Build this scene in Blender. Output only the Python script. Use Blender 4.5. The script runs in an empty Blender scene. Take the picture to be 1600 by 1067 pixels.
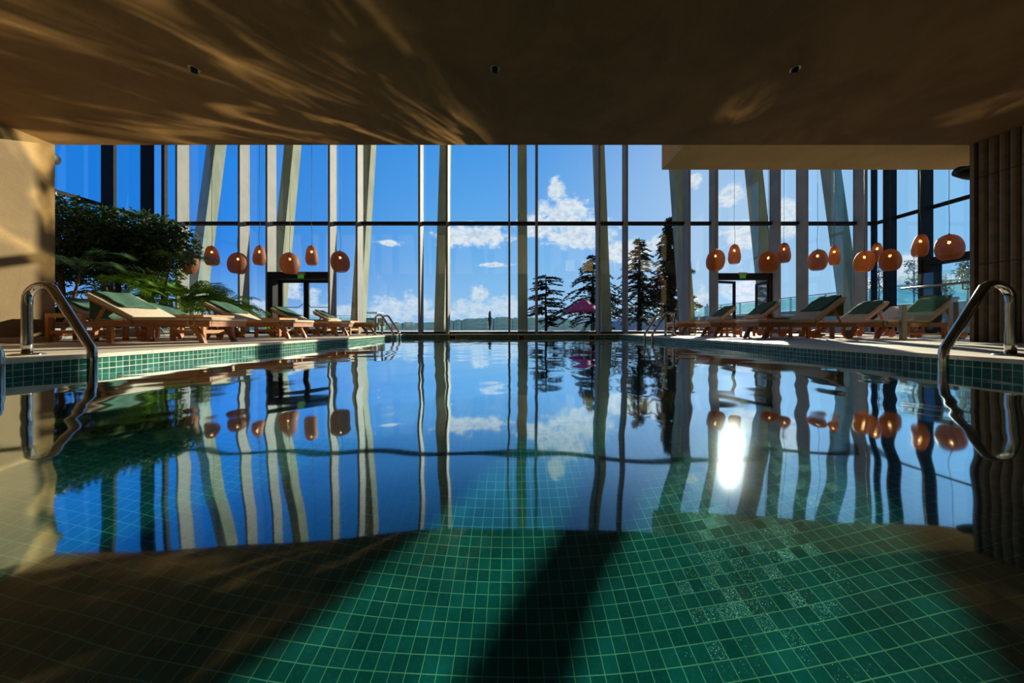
import bpy, math, random
import numpy as np
from mathutils import Vector, Matrix
S = bpy.context.scene
C = S.collection
PI = math.pi
F = 485.0            # focal length in pixels of the 1600 px wide photograph
CX, HY = 801.0, 511.0
EYE = 0.38           # eye above the water (water is z = 0)
DECK = 0.135
def at(px, py, d):
    return Vector(((px - CX) * d / F, d, EYE + (HY - py) * d / F))
def atx(px, d):
    return (px - CX) * d / F
def atz(py, d):
    return EYE + (HY - py) * d / F

# ------------------------------------------------------------------ camera, sky, sun, exposure
cam = bpy.data.cameras.new('camera')
cam_o = bpy.data.objects.new('camera', cam)
C.objects.link(cam_o)
cam.sensor_width = 36.0
cam.lens = F / 1600 * 36
cam.shift_x = -(CX - 800) / 1600
cam.shift_y = (HY - 533.5) / 1600
cam.clip_start = 0.02
cam.clip_end = 5000
cam_o.location = (0, 0, EYE)
cam_o.rotation_euler = (PI / 2, 0, 0)
S.camera = cam_o
S.view_settings.view_transform = 'Standard'
S.view_settings.look = 'None'
S.view_settings.gamma = 1
S.view_settings.use_curve_mapping = False
S.view_settings.exposure = 0.0
S.cycles.use_denoising = True
S.cycles.transparent_max_bounces = 32
S.cycles.max_bounces = 14
S.cycles.diffuse_bounces = 5
S.cycles.glossy_bounces = 6
S.cycles.sample_clamp_indirect = 6.0

SUN_AZ, SUN_EL = math.atan2(1145 - CX, F), math.atan2(HY - 308, math.hypot(F, 1145 - CX))
sun = bpy.data.lights.new('sun', 'SUN')
sun_o = bpy.data.objects.new('sun', sun)
C.objects.link(sun_o)
sun.energy = 10.5
sun.angle = 0.0095
sun.color = (1.0, 0.86, 0.66)
sun.cycles.is_caustics_light = True
sd = Vector((math.sin(SUN_AZ) * math.cos(SUN_EL), math.cos(SUN_AZ) * math.cos(SUN_EL), math.sin(SUN_EL)))
sun_o.location = sd * 60
sun_o.rotation_euler = (-sd).to_track_quat('-Z', 'Y').to_euler()

def build_world():
    w = bpy.data.worlds.new('sky')
    S.world = w
    w.use_nodes = True
    t = w.node_tree
    t.nodes.clear()
    L = t.links.new
    def N(k, **kw):
        n = t.nodes.new(k)
        for a, b in kw.items():
            setattr(n, a, b)
        return n
    def M(op, a, b=None, c=None, clamp=False):
        n = N('ShaderNodeMath', operation=op, use_clamp=clamp)
        for i, v in enumerate((a, b, c)):
            if v is None:
                continue
            if isinstance(v, (int, float)):
                n.inputs[i].default_value = v
            else:
                L(v, n.inputs[i])
        return n.outputs[0]
    def mix(fac, a, b):
        n = N('ShaderNodeMix', data_type='RGBA')
        for sock, v in ((n.inputs[0], fac), (n.inputs[6], a), (n.inputs[7], b)):
            if isinstance(v, (int, float)):
                sock.default_value = v
            elif isinstance(v, tuple):
                sock.default_value = v + (1,)
            else:
                L(v, sock)
        return n.outputs[2]
    def sstep(v, lo, hi):
        n = N('ShaderNodeMapRange', interpolation_type='SMOOTHSTEP')
        n.inputs[1].default_value = lo
        n.inputs[2].default_value = hi
        L(v, n.inputs[0])
        return n.outputs[0]
    tc = N('ShaderNodeTexCoord')
    sp = N('ShaderNodeSeparateXYZ')
    L(tc.outputs['Generated'], sp.inputs[0])
    az = M('ARCTAN2', sp.outputs[0], sp.outputs[1])
    el = M('ARCSINE', sp.outputs[2])
    ramp = N('ShaderNodeValToRGB')
    e = ramp.color_ramp.elements
    stops = [(0.0, (.33, .42, .50)), (.245, (.36, .46, .55)), (.252, (.46, .66, .93)), (.29, (.33, .60, .95)), (.36, (.175, .49, .95)), (.50, (.075, .36, .90)), (.75, (.02, .17, .6)), (1.0, (.01, .1, .42))]
    while len(e) < len(stops):
        e.new(0.5)
    for q, (p, c) in zip(e, stops):
        q.position = p
        q.color = c + (1,)
    L(M('MULTIPLY_ADD', el, 1 / 2.0, 0.25), ramp.inputs[0])
    col = mix(M('MULTIPLY', sstep(M('MULTIPLY', az, -1), .05, .95), .93), ramp.outputs[0], (.004, .205, .80))
    # keep the haze at the horizon on the left
    col = mix(M('MULTIPLY', sstep(M('MULTIPLY', el, -1), -.20, .0), .6), col, ramp.outputs[0])
    col = mix(M('MULTIPLY', sstep(az, .45, 1.0), .55), col, (.09, .47, .88))
    vec = N('ShaderNodeCombineXYZ')
    L(az, vec.inputs[0])
    L(el, vec.inputs[1])
    # sun aureole
    sv = N('ShaderNodeVectorMath', operation='DOT_PRODUCT')
    L(tc.outputs['Generated'], sv.inputs[0])
    sv.inputs[1].default_value = sd
    au = M('POWER', M('MAXIMUM', sv.outputs['Value'], 0.0), 14.0)
    col = mix(M('MULTIPLY', au, .34), col, (1.0, 1.0, 1.0))
    # cumulus clouds: (x, y, half width, half height) of each as seen from the pool
    blobs = [(880, 336, 46, 26), (845, 352, 40, 22), (905, 366, 62, 22), (868, 300, 14, 20), (745, 368, 62, 17), (712, 372, 30, 16),
             (610, 380, 24, 5), (772, 414, 26, 4), (612, 484, 50, 18), (650, 478, 28, 18), (585, 494, 26, 10), (742, 484, 48, 15), (748, 460, 17, 14),
             (793, 482, 30, 20), (690, 490, 34, 10), (455, 453, 19, 20), (486, 468, 16, 20), (975, 393, 40, 20), (1012, 384, 46, 12),
             (1084, 284, 16, 12), (1140, 304, 26, 18), (1165, 368, 44, 26), (1232, 330, 28, 20), (1228, 362, 22, 14), (1098, 472, 28, 20),
             (1165, 458, 46, 20), (1185, 480, 50, 12), (1300, 482, 60, 12), (1370, 446, 26, 20), (1424, 420, 34, 26), (1500, 440, 40, 16),
             (400, 482, 40, 14), (520, 488, 60, 12), (330, 470, 40, 14)]
    d = None
    for (bx, by, rx, ry) in blobs:
        a0 = math.atan2(bx - CX, F)
        h = math.hypot(F, bx - CX)
        e0 = math.atan2(HY - by, h)
        ra = math.atan2(bx + rx - CX, F) - a0
        re = ry / h
        s1 = N('ShaderNodeVectorMath', operation='SUBTRACT')
        L(vec.outputs[0], s1.inputs[0])
        s1.inputs[1].default_value = (a0, e0, 0)
        s2 = N('ShaderNodeVectorMath', operation='MULTIPLY')
        L(s1.outputs[0], s2.inputs[0])
        s2.inputs[1].default_value = (1 / ra, 1 / re, 0)
        s3 = N('ShaderNodeVectorMath', operation='LENGTH')
        L(s2.outputs[0], s3.inputs[0])
        v = M('SUBTRACT', 1.0, s3.outputs['Value'])
        d = v if d is None else M('MAXIMUM', d, v)
    d = M('MAXIMUM', d, -1.0)
    st = N('ShaderNodeVectorMath', operation='MULTIPLY')
    L(vec.outputs[0], st.inputs[0])
    st.inputs[1].default_value = (1.0, 1.5, 1.0)
    nz = N('ShaderNodeTexNoise')
    nz.inputs['Scale'].default_value = 26
    nz.inputs['Detail'].default_value = 8
    nz.inputs['Roughness'].default_value = .62
    L(st.outputs[0], nz.inputs['Vector'])
    nn = M('MULTIPLY_ADD', nz.outputs[0], 2.6, -1.30)
    dens = M('ADD', d, nn)
    mask = sstep(dens, -.12, .55)
    nz2 = N('ShaderNodeTexNoise')
    nz2.inputs['Scale'].default_value = 60
    nz2.inputs['Detail'].default_value = 5
    L(st.outputs[0], nz2.inputs['Vector'])
    sh = sstep(M('ADD', M('MULTIPLY', dens, .55), M('MULTIPLY_ADD', nz2.outputs[0], 1.6, -.8)), .1, .75)
    ccol = mix(M('MULTIPLY', sh, .75), (.93, .95, 1.0), (.50, .62, .86))
    low = M('MULTIPLY_ADD', sstep(el, .03, .17), .38, .57)
    col = mix(M('MULTIPLY', mask, low), col, ccol)
    bg = N('ShaderNodeBackground')
    L(col, bg.inputs[0])
    bg.inputs[1].default_value = 1.0
    out = N('ShaderNodeOutputWorld')
    L(bg.outputs[0], out.inputs[0])
build_world()

# ------------------------------------------------------------------ materials
class NT:
    def __init__(s, name):
        s.m = bpy.data.materials.new(name)
        s.m.use_nodes = True
        s.t = s.m.node_tree
        s.t.nodes.clear()
        s.out = s.t.nodes.new('ShaderNodeOutputMaterial')
    def n(s, k, ins=None, **kw):
        q = s.t.nodes.new(k)
        for a, b in kw.items():
            setattr(q, a, b)
        for a, b in (ins or {}).items():
            s.put(q.inputs[a], b)
        return q
    def put(s, sock, v):
        if isinstance(v, bpy.types.NodeSocket):
            s.t.links.new(v, sock)
        elif isinstance(v, tuple) and len(v) == 3 and sock.type == 'RGBA':
            sock.default_value = v + (1,)
        else:
            sock.default_value = v
    def math(s, op, a, b=0.0, c=0.0):
        return s.n('ShaderNodeMath', {0: a, 1: b, 2: c}, operation=op).outputs[0]
    def mix(s, f, a, b):
        return s.n('ShaderNodeMix', {0: f, 6: a, 7: b}, data_type='RGBA').outputs[2]
    def noise(s, vec, scale, detail=4, rough=.55, dist=0.0):
        return s.n('ShaderNodeTexNoise', {'Vector': vec, 'Scale': scale, 'Detail': detail, 'Roughness': rough, 'Distortion': dist}).outputs[0]
    def obj(s):
        return s.n('ShaderNodeTexCoord').outputs['Object']
    def ramp(s, v, lo, hi):
        return s.n('ShaderNodeMapRange', {0: v, 1: lo, 2: hi}, interpolation_type='SMOOTHSTEP').outputs[0]
    def bsdf(s, color, rough, metal=0.0, spec=.5, normal=None):
        ins = {'Base Color': color, 'Roughness': rough, 'Metallic': metal, 'Specular IOR Level': spec}
        if normal is not None:
            ins['Normal'] = normal
        return s.n('ShaderNodeBsdfPrincipled', ins).outputs[0]
    def bump(s, h, strength, dist=.01):
        return s.n('ShaderNodeBump', {'Height': h, 'Strength': strength, 'Distance': dist}).outputs[0]
    def done(s, sh):
        s.t.links.new(sh, s.out.inputs[0])
        return s.m

def plain(name, c1, c2=None, rough=.6, metal=0.0, scale=8.0, stretch=(1, 1, 1), bump=0.0, spec=.4, lo=.35, hi=.65):
    q = NT(name)
    v = q.obj()
    if stretch != (1, 1, 1):
        v = q.n('ShaderNodeVectorMath', {0: v, 1: stretch}, operation='MULTIPLY').outputs[0]
    nz = q.noise(v, scale, 5)
    col = q.mix(q.ramp(nz, lo, hi), c1, c2 or tuple(x * .75 for x in c1))
    nrm = q.bump(nz, bump) if bump else None
    return q.done(q.bsdf(col, rough, metal, spec, nrm))

def stucco(name, c1, c2):
    q = NT(name)
    v = q.obj()
    big = q.noise(v, 1.1, 6, .65, .6)
    st = q.n('ShaderNodeVectorMath', {0: v, 1: (1, 1, 1)}, operation='MULTIPLY').outputs[0]
    fine = q.noise(st, 60, 4, .7)
    mid = q.noise(v, 7, 5, .7)
    col = q.mix(q.ramp(big, .3, .7), c1, c2)
    col = q.mix(q.math('MULTIPLY', q.ramp(fine, .45, .75), .25), col, tuple(x * .55 for x in c1))
    h = q.math('ADD', q.math('MULTIPLY', mid, .6), q.math('MULTIPLY', fine, .3))
    return q.done(q.bsdf(col, .82, 0, .2, q.bump(h, .5, .012)))

TP = 0.0513
def tile(name, axes, dark, light, blue, grout, spec=.3, rough0=.25, ms=.0019):
    q = NT(name)
    sp = q.n('ShaderNodeSeparateXYZ', {0: q.obj()})
    cb = q.n('ShaderNodeCombineXYZ', {0: sp.outputs[axes[0]], 1: sp.outputs[axes[1]]}).outputs[0]
    br = q.n('ShaderNodeTexBrick', {'Vector': cb, 'Color1': (0, 0, 0), 'Color2': (1, 1, 1), 'Mortar': (.5, .5, .5), 'Scale': 1.0, 'Mortar Size': ms,
                                    'Mortar Smooth': .1, 'Bias': 0.0, 'Brick Width': TP, 'Row Height': TP}, offset=0.0, squash=1.0)
    tone = q.n('ShaderNodeSeparateColor', {0: br.outputs['Color']}).outputs[0]
    nz = q.noise(q.obj(), 34, 4, .6, .4)
    nb = q.noise(q.obj(), 90, 3, .6)
    col = q.mix(q.ramp(q.math('ADD', q.math('MULTIPLY', tone, .45), q.math('MULTIPLY', nz, .55)), .25, .75), dark, light)
    col = q.mix(q.math('MULTIPLY', q.ramp(nb, .52, .72), .55), col, blue)
    col = q.mix(br.outputs['Fac'], col, grout)
    rough = q.math('MULTIPLY_ADD', br.outputs['Fac'], .5, rough0)
    h = q.math('SUBTRACT', q.math('MULTIPLY', nz, .15), br.outputs['Fac'])
    if axes == (0, 1):
        # every tile is set at its own slight tilt, so that single tiles glint
        cell = q.n('ShaderNodeVectorMath', {0: q.n('ShaderNodeVectorMath', {0: cb, 1: (1 / TP, 1 / TP, 1)}, operation='MULTIPLY').outputs[0]}, operation='FLOOR').outputs[0]
        wn = q.n('ShaderNodeTexWhiteNoise', {'Vector': cell}, noise_dimensions='3D').outputs['Color']
        tl = q.n('ShaderNodeVectorMath', {0: wn, 1: (.5, .5, .5)}, operation='SUBTRACT').outputs[0]
        rp = q.n('ShaderNodeTexNoise', {'Vector': q.obj(), 'Scale': 260.0, 'Detail': 2}).outputs['Color']
        tl2 = q.n('ShaderNodeVectorMath', {0: rp, 1: (.5, .5, .5)}, operation='SUBTRACT').outputs[0]
        tl = q.n('ShaderNodeVectorMath', {0: tl, 1: (.11, .11, 0)}, operation='MULTIPLY').outputs[0]
        tl2 = q.n('ShaderNodeVectorMath', {0: tl2, 1: (.35, .35, 0)}, operation='MULTIPLY').outputs[0]
        nn = q.n('ShaderNodeVectorMath', {0: tl, 1: tl2}, operation='ADD').outputs[0]
        nn = q.n('ShaderNodeVectorMath', {0: nn, 1: (0, 0, 1)}, operation='ADD').outputs[0]
        nn = q.n('ShaderNodeVectorMath', {0: nn}, operation='NORMALIZE').outputs[0]
        bs = q.n('ShaderNodeBsdfPrincipled', {'Base Color': col, 'Roughness': rough, 'Specular IOR Level': spec, 'Specular Tint': (.25, 1.0, .8, 1), 'Normal': nn})
        return q.done(bs.outputs[0])
    return q.done(q.bsdf(col, rough, 0, spec, q.bump(h, .35, .003)))

def clear_glass(name, tint, f0=.05, f90=.75, power=5.0):
    q = NT(name)
    lw = q.n('ShaderNodeLayerWeight', {0: .5}).outputs['Facing']
    fac = q.math('MULTIPLY_ADD', q.math('POWER', lw, power), f90, f0)
    a = q.n('ShaderNodeBsdfTransparent', {0: tint}).outputs[0]
    b = q.n('ShaderNodeBsdfGlossy', {0: (.9, .95, .95), 'Roughness': 0.0}).outputs[0]
    return q.done(q.n('ShaderNodeMixShader', {0: fac, 1: a, 2: b}).outputs[0])

def water_mat():
    q = NT('pool water')
    lw = q.n('ShaderNodeLayerWeight', {0: .5}).outputs['Facing']
    fac = q.math('MINIMUM', q.math('MULTIPLY_ADD', q.math('POWER', lw, 3.6), 2.1, .001), .96)
    a = q.n('ShaderNodeBsdfGlass', {0: (.78, .97, .97), 'Roughness': 0.0, 'IOR': 1.333}).outputs[0]
    b = q.n('ShaderNodeBsdfGlossy', {0: (.78, .93, 1.0), 'Roughness': .040}).outputs[0]
    return q.done(q.n('ShaderNodeMixShader', {0: fac, 1: a, 2: b}).outputs[0])

def rattan():
    q = NT('woven rattan')
    sp = q.n('ShaderNodeSeparateXYZ', {0: q.obj()})
    ang = q.math('ARCTAN2', sp.outputs[1], sp.outputs[0])
    vv = q.n('ShaderNodeCombineXYZ', {0: q.math('MULTIPLY', ang, .3), 1: sp.outputs[2]}).outputs[0]
    br = q.n('ShaderNodeTexBrick', {'Vector': vv, 'Scale': 1.0, 'Brick Width': .026, 'Row Height': .013, 'Mortar Size': .0022, 'Mortar Smooth': .0,
                                    'Color1': (.30, .100, .030), 'Color2': (.20, .060, .018), 'Mortar': (.10, .03, .01)}, offset=.5)
    nz = q.noise(q.obj(), 14, 4)
    nf = q.noise(q.obj(), 150, 2)
    col = q.mix(q.ramp(nz, .35, .7), br.outputs['Color'], (.26, .085, .025))
    d = q.bsdf(col, .55, 0, .3, q.bump(br.outputs['Fac'], .6, -.004))
    tl = q.n('ShaderNodeBsdfTranslucent', {0: (.55, .17, .03)}).outputs[0]
    body = q.n('ShaderNodeMixShader', {0: .22, 1: d, 2: tl}).outputs[0]
    hole = q.math('MULTIPLY', br.outputs['Fac'], q.ramp(nf, .50, .60))
    hole = q.math('MULTIPLY', hole, .9)
    tr = q.n('ShaderNodeBsdfTransparent', {0: (1, 1, 1)}).outputs[0]
    return q.done(q.n('ShaderNodeMixShader', {0: hole, 1: body, 2: tr}).outputs[0])

def emit(name, c, s):
    q = NT(name)
    return q.done(q.n('ShaderNodeEmission', {0: c, 1: s}).outputs[0])

def leafy(name, c1, c2, tr=.35, scale=5):
    q = NT(name)
    nz = q.noise(q.obj(), scale, 3)
    col = q.mix(q.ramp(nz, .35, .65), c1, c2)
    d = q.bsdf(col, .42, 0, .35)
    tl = q.n('ShaderNodeBsdfTranslucent', {0: q.mix(.5, col, (c2[0] * 1.6, c2[1] * 1.6, c2[2]))}).outputs[0]
    return q.done(q.n('ShaderNodeMixShader', {0: tr, 1: d, 2: tl}).outputs[0])

M = {}
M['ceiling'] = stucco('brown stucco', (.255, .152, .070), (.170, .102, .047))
M['pier'] = stucco('beige stucco', (.28, .197, .103), (.225, .155, .08))
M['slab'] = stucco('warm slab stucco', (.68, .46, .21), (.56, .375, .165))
M['flute'] = plain('fluted stone', (.22, .16, .10), (.17, .12, .075), rough=.8, scale=6, bump=.2)
M['deck'] = plain('travertine deck', (.62, .53, .40), (.52, .43, .32), rough=.55, scale=3, bump=.05)
M['coping'] = plain('pale coping stone', (.74, .66, .52), (.66, .57, .44), rough=.5, scale=9)
TD, TL, TB, TG = (.004, .070, .050), (.016, .165, .115), (.018, .16, .17), (.42, .50, .33)
M['tile_xy'] = tile('green pool tile floor', (0, 1), (.003, .070, .058), (.005, .105, .092), (.004, .13, .18), (.11, .32, .20), .007, .10, .0015)
M['tile_yz'] = tile('green pool tile side', (1, 2), TD, TL, TB, (.72, .74, .60))
M['tile_xz'] = tile('green pool tile end', (0, 2), TD, TL, TB, (.55, .48, .30))
M['water'] = water_mat()
M['glass'] = clear_glass('clear glazing', (.945, .985, .98))
M['fence_glass'] = clear_glass('pale green safety glass', (.62, .88, .86), .10, .7)
M['rail_glass'] = clear_glass('balustrade glass', (.90, .97, .95), .06, .8, 4)
M['fin'] = plain('grey facade metal', (.25, .25, .25), (.215, .217, .22), rough=.6, spec=.12, metal=.0, scale=2)
M['dark_metal'] = plain('charcoal window frame', (.022, .023, .026), (.017, .018, .021), rough=.6, spec=.06)
M['concrete'] = plain('board marked concrete', (.215, .235, .175), (.15, .175, .13), rough=.85, scale=2.2, stretch=(1, 1, .35), bump=.1)
M['steel'] = plain('polished steel', (.50, .475, .44), (.44, .42, .39), rough=.12, metal=1.0, scale=20)
M['brushed'] = plain('brushed steel', (.45, .43, .40), (.38, .36, .33), rough=.35, metal=1.0, scale=20)
M['wood'] = plain('oiled teak', (.42, .165, .060), (.30, .105, .036), rough=.5, scale=14, stretch=(.25, 2.5, 2.5), bump=.05)
M['wood_pale'] = plain('golden teak', (.52, .25, .085), (.42, .185, .06), rough=.5, scale=14, stretch=(.3, 2.5, 2.5), bump=.05)
M['cushion'] = plain('beige cushion cloth', (.58, .49, .375), (.52, .44, .33), rough=.9, scale=30, bump=.1, spec=.1)
M['towel'] = plain('green terry towel', (.085, .165, .120), (.06, .125, .092), rough=.95, scale=40, bump=.3, spec=.05)
M['strap'] = plain('tan strap', (.55, .38, .22), rough=.8)
M['rattan'] = rattan()
M['bulb'] = emit('warm bulb', (1.0, .62, .25), 16)
M['black'] = plain('black plastic', (.012, .012, .013), rough=.5)
M['white'] = plain('white plastic', (.75, .75, .73), rough=.4)
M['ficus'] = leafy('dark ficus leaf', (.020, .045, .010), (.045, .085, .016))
M['palm'] = leafy('palm frond', (.13, .27, .03), (.24, .42, .05), .5)
M['palm_dark'] = leafy('dark palm frond', (.03, .06, .016), (.06, .11, .025), .3)
M['broad'] = leafy('broad leaf', (.03, .07, .02), (.05, .12, .03))
M['bark'] = plain('bark', (.16, .085, .04), (.10, .05, .025), rough=.9, scale=12, bump=.4)
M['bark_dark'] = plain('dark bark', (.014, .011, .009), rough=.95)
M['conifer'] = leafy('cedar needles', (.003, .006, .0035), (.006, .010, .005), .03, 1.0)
M['young'] = leafy('young tree leaf', (.03, .07, .06), (.06, .12, .09), .3)
M['soil'] = plain('planter soil', (.05, .035, .022), rough=1.0)
M['terrace'] = plain('white terrace paving', (.60, .57, .54), (.52, .49, .46), rough=.7, scale=1.5)
M['hill'] = plain('haze tinted wooded hillside', (.055, .115, .125), (.085, .15, .145), rough=1.0, scale=.06, spec=.0)  # teal haze of distance painted into the hillside colour
M['hill_far'] = plain('haze tinted hillside', (.13, .25, .36), (.16, .29, .39), rough=1.0, scale=.03, spec=.0)  # stronger blue haze painted into the colour of the farther hills
M['grass'] = plain('grass bank', (.05, .10, .06), (.07, .13, .07), rough=1.0, scale=3)
M['wall_grey'] = plain('grey retaining wall', (.28, .30, .29), (.22, .24, .235), rough=.9, scale=3)
M['pink'] = plain('magenta canvas', (.33, .025, .12), (.26, .02, .09), rough=.8)
M['blue_cloth'] = plain('pale blue canvas', (.42, .60, .82), (.30, .48, .75), rough=.8)
M['teal'] = plain('teal canvas', (.03, .25, .22), (.02, .18, .16), rough=.8)
M['green_sign'] = emit('green sign face', (.10, .50, .06), .28)
M['skimmer'] = plain('aged bronze frame', (.42, .30, .14), (.34, .24, .11), rough=.5)
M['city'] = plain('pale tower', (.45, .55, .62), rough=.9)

# ------------------------------------------------------------------ mesh helpers
class MB:
    def __init__(s):
        s.v, s.f = [], []
    def add(s, vs, fs):
        b = len(s.v)
        s.v += [tuple(q) for q in vs]
        s.f += [tuple(b + i for i in q) for q in fs]
        return s
    def box(s, x0, x1, y0, y1, z0, z1, bev=0.0):
        if bev:
            return s.rbox(x0, x1, y0, y1, z0, z1, bev)
        v = [(x, y, z) for z in (z0, z1) for y in (y0, y1) for x in (x0, x1)]
        return s.add(v, [(0, 2, 3, 1), (4, 5, 7, 6), (0, 1, 5, 4), (2, 6, 7, 3), (0, 4, 6, 2), (1, 3, 7, 5)])
    def rbox(s, x0, x1, y0, y1, z0, z1, r):
        # box with rounded edges along its outline in plan and soft top and bottom rims
        rings = [(z0, r), (z0 + r * .3, r * .3), (z0 + r, 0), (z1 - r, 0), (z1 - r * .3, r * .3), (z1, r)]
        k = 4
        ring = []
        for z, ins in rings:
            pts = []
            for cx_, cy_, a0 in ((x1 - r, y1 - r, 0), (x0 + r, y1 - r, PI / 2), (x0 + r, y0 + r, PI), (x1 - r, y0 + r, 1.5 * PI)):
                for i in range(k):
                    a = a0 + PI / 2 * i / (k - 1)
                    rr = max(r - ins, 0.0005)
                    pts.append((cx_ + rr * math.cos(a), cy_ + rr * math.sin(a), z))
            ring.append(pts)
        n = 4 * k
        v = [p for q in ring for p in q]
        f = []
        for j in range(len(ring) - 1):
            for i in range(n):
                f.append((j * n + i, j * n + (i + 1) % n, (j + 1) * n + (i + 1) % n, (j + 1) * n + i))
        f.append(tuple(range(n - 1, -1, -1)))
        f.append(tuple(range((len(ring) - 1) * n, len(ring) * n)))
        return s.add(v, f)
    def bar(s, a, b, w, h=None, up=(0, 0, 1)):
        a, b = Vector(a), Vector(b)
        h = h or w
        d = (b - a).normalized()
        u = Vector(up)
        if abs(d.dot(u)) > .98:
            u = Vector((0, 1, 0))
        r = d.cross(u).normalized()
        u = r.cross(d)
        v = []
        for p in (a, b):
            for sx, sz in ((-1, -1), (1, -1), (1, 1), (-1, 1)):
                v.append(p + r * sx * w / 2 + u * sz * h / 2)
        return s.add(v, [(0, 1, 5, 4), (1, 2, 6, 5), (2, 3, 7, 6), (3, 0, 4, 7), (3, 2, 1, 0), (4, 5, 6, 7)])
    def tube(s, pts, r, n=10, cap=True):
        pts = [Vector(p) for p in pts]
        rad = r if isinstance(r, (list, tuple)) else [r] * len(pts)
        d0 = (pts[1] - pts[0]).normalized()
        u = Vector((0, 0, 1)) if abs(d0.z) < .9 else Vector((0, 1, 0))
        r0 = d0.cross(u).normalized()
        v = []
        for i, p in enumerate(pts):
            d = (pts[min(i + 1, len(pts) - 1)] - pts[max(i - 1, 0)]).normalized()
            r0 = (r0 - d * r0.dot(d)).normalized()
            b = d.cross(r0)
            for k in range(n):
                a = 2 * PI * k / n
                v.append(p + (r0 * math.cos(a) + b * math.sin(a)) * rad[i])
        f = []
        for i in range(len(pts) - 1):
            for k in range(n):
                f.append((i * n + k, i * n + (k + 1) % n, (i + 1) * n + (k + 1) % n, (i + 1) * n + k))
        if cap:
            f.append(tuple(range(n - 1, -1, -1)))
            f.append(tuple(range((len(pts) - 1) * n, len(pts) * n)))
        return s.add(v, f)
    def lathe(s, prof, n=28, c=(0, 0, 0), caps=True):
        v, f = [], []
        for r, z in prof:
            for k in range(n):
                a = 2 * PI * k / n
                v.append((c[0] + r * math.cos(a), c[1] + r * math.sin(a), c[2] + z))
        for i in range(len(prof) - 1):
            for k in range(n):
                f.append((i * n + k, i * n + (k + 1) % n, (i + 1) * n + (k + 1) % n, (i + 1) * n + k))
        if caps:
            f.append(tuple(range(n - 1, -1, -1)))
            f.append(tuple(range((len(prof) - 1) * n, len(prof) * n)))
        return s.add(v, f)
    def prism(s, poly, y0, y1):
        # polygon in x,z extruded along y
        n = len(poly)
        v = [(x, y0, z) for x, z in poly] + [(x, y1, z) for x, z in poly]
        f = [(i, (i + 1) % n, n + (i + 1) % n, n + i) for i in range(n)]
        f += [tuple(range(n - 1, -1, -1)), tuple(range(n, 2 * n))]
        return s.add(v, f)
    def mesh(s, name, mat, smooth=False):
        me = bpy.data.meshes.new(name)
        me.from_pydata(s.v, [], s.f)
        me.update()
        me.materials.append(M[mat] if isinstance(mat, str) else mat)
        if smooth:
            me.polygons.foreach_set('use_smooth', [True] * len(me.polygons))
        return me
    def build(s, name, mat, parent=None, smooth=False, loc=None, rot=None):
        o = bpy.data.objects.new(name, s.mesh(name, mat, smooth))
        C.objects.link(o)
        if parent:
            o.parent = parent
        if loc is not None:
            o.location = loc
        if rot is not None:
            o.rotation_euler = rot
        return o

def tag(o, label, cat, group=None, kind=None):
    o['label'] = label
    o['category'] = cat
    if group:
        o['group'] = group
    if kind:
        o['kind'] = kind
    return o
def thing(name, label, cat, loc=(0, 0, 0), rz=0.0, group=None, kind=None):
    o = bpy.data.objects.new(name, None)
    o.empty_display_size = .1
    C.objects.link(o)
    o.location = loc
    o.rotation_euler = (0, 0, rz)
    return tag(o, label, cat, group, kind)
def struct(name, mb, mat, label, cat, smooth=False):
    return tag(mb.build(name, mat, None, smooth), label, cat, None, 'structure')
KIDS = {}
def copy_tree(o, parent=None):
    c = o.copy()
    C.objects.link(c)
    if parent is not None:
        c.parent = parent
        c.matrix_parent_inverse = o.matrix_parent_inverse.copy()
    for ch in [q for q in list(C.objects) if q.parent == o]:
        copy_tree(ch, c)
    return c

# ------------------------------------------------------------------ the setting: pool, deck, low ceiling, walls
PX, PY0, PY1, PZ = 3.8, -1.7, 11.12, -1.20
CE, CEIL = 5.25, 3.46
GY = 11.62                 # front glazing plane
WL, WR = -7.74, 7.73       # low room walls
GL, GR = -13.03, 13.53     # side glazing planes
ROOF = 8.6

def quad(a, b, c, d):
    return MB().add([a, b, c, d], [(0, 1, 2, 3)])
pool = thing('pool_basin', 'rectangular pool lined with small square emerald green tiles', 'swimming pool', kind='structure')
b = quad((-PX, PY0, PZ), (PX, PY0, PZ), (PX, PY1, PZ), (-PX, PY1, PZ)).build('pool_floor', 'tile_xy', pool)
b.cycles.is_caustics_receiver = True
for sx in (-1, 1):
    q = MB().box(min(sx * PX, sx * (PX + .05)), max(sx * PX, sx * (PX + .05)), PY0, PY1, PZ, DECK - .03)
    o = q.build('side_wall', 'tile_yz', pool)
    o.cycles.is_caustics_receiver = True
for yy in (PY0 - .05, PY1):
    o = MB().box(-PX - .05, PX + .05, yy, yy + .05, PZ, DECK - .03).build('end_wall', 'tile_xz', pool)
    o.cycles.is_caustics_receiver = True

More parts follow.
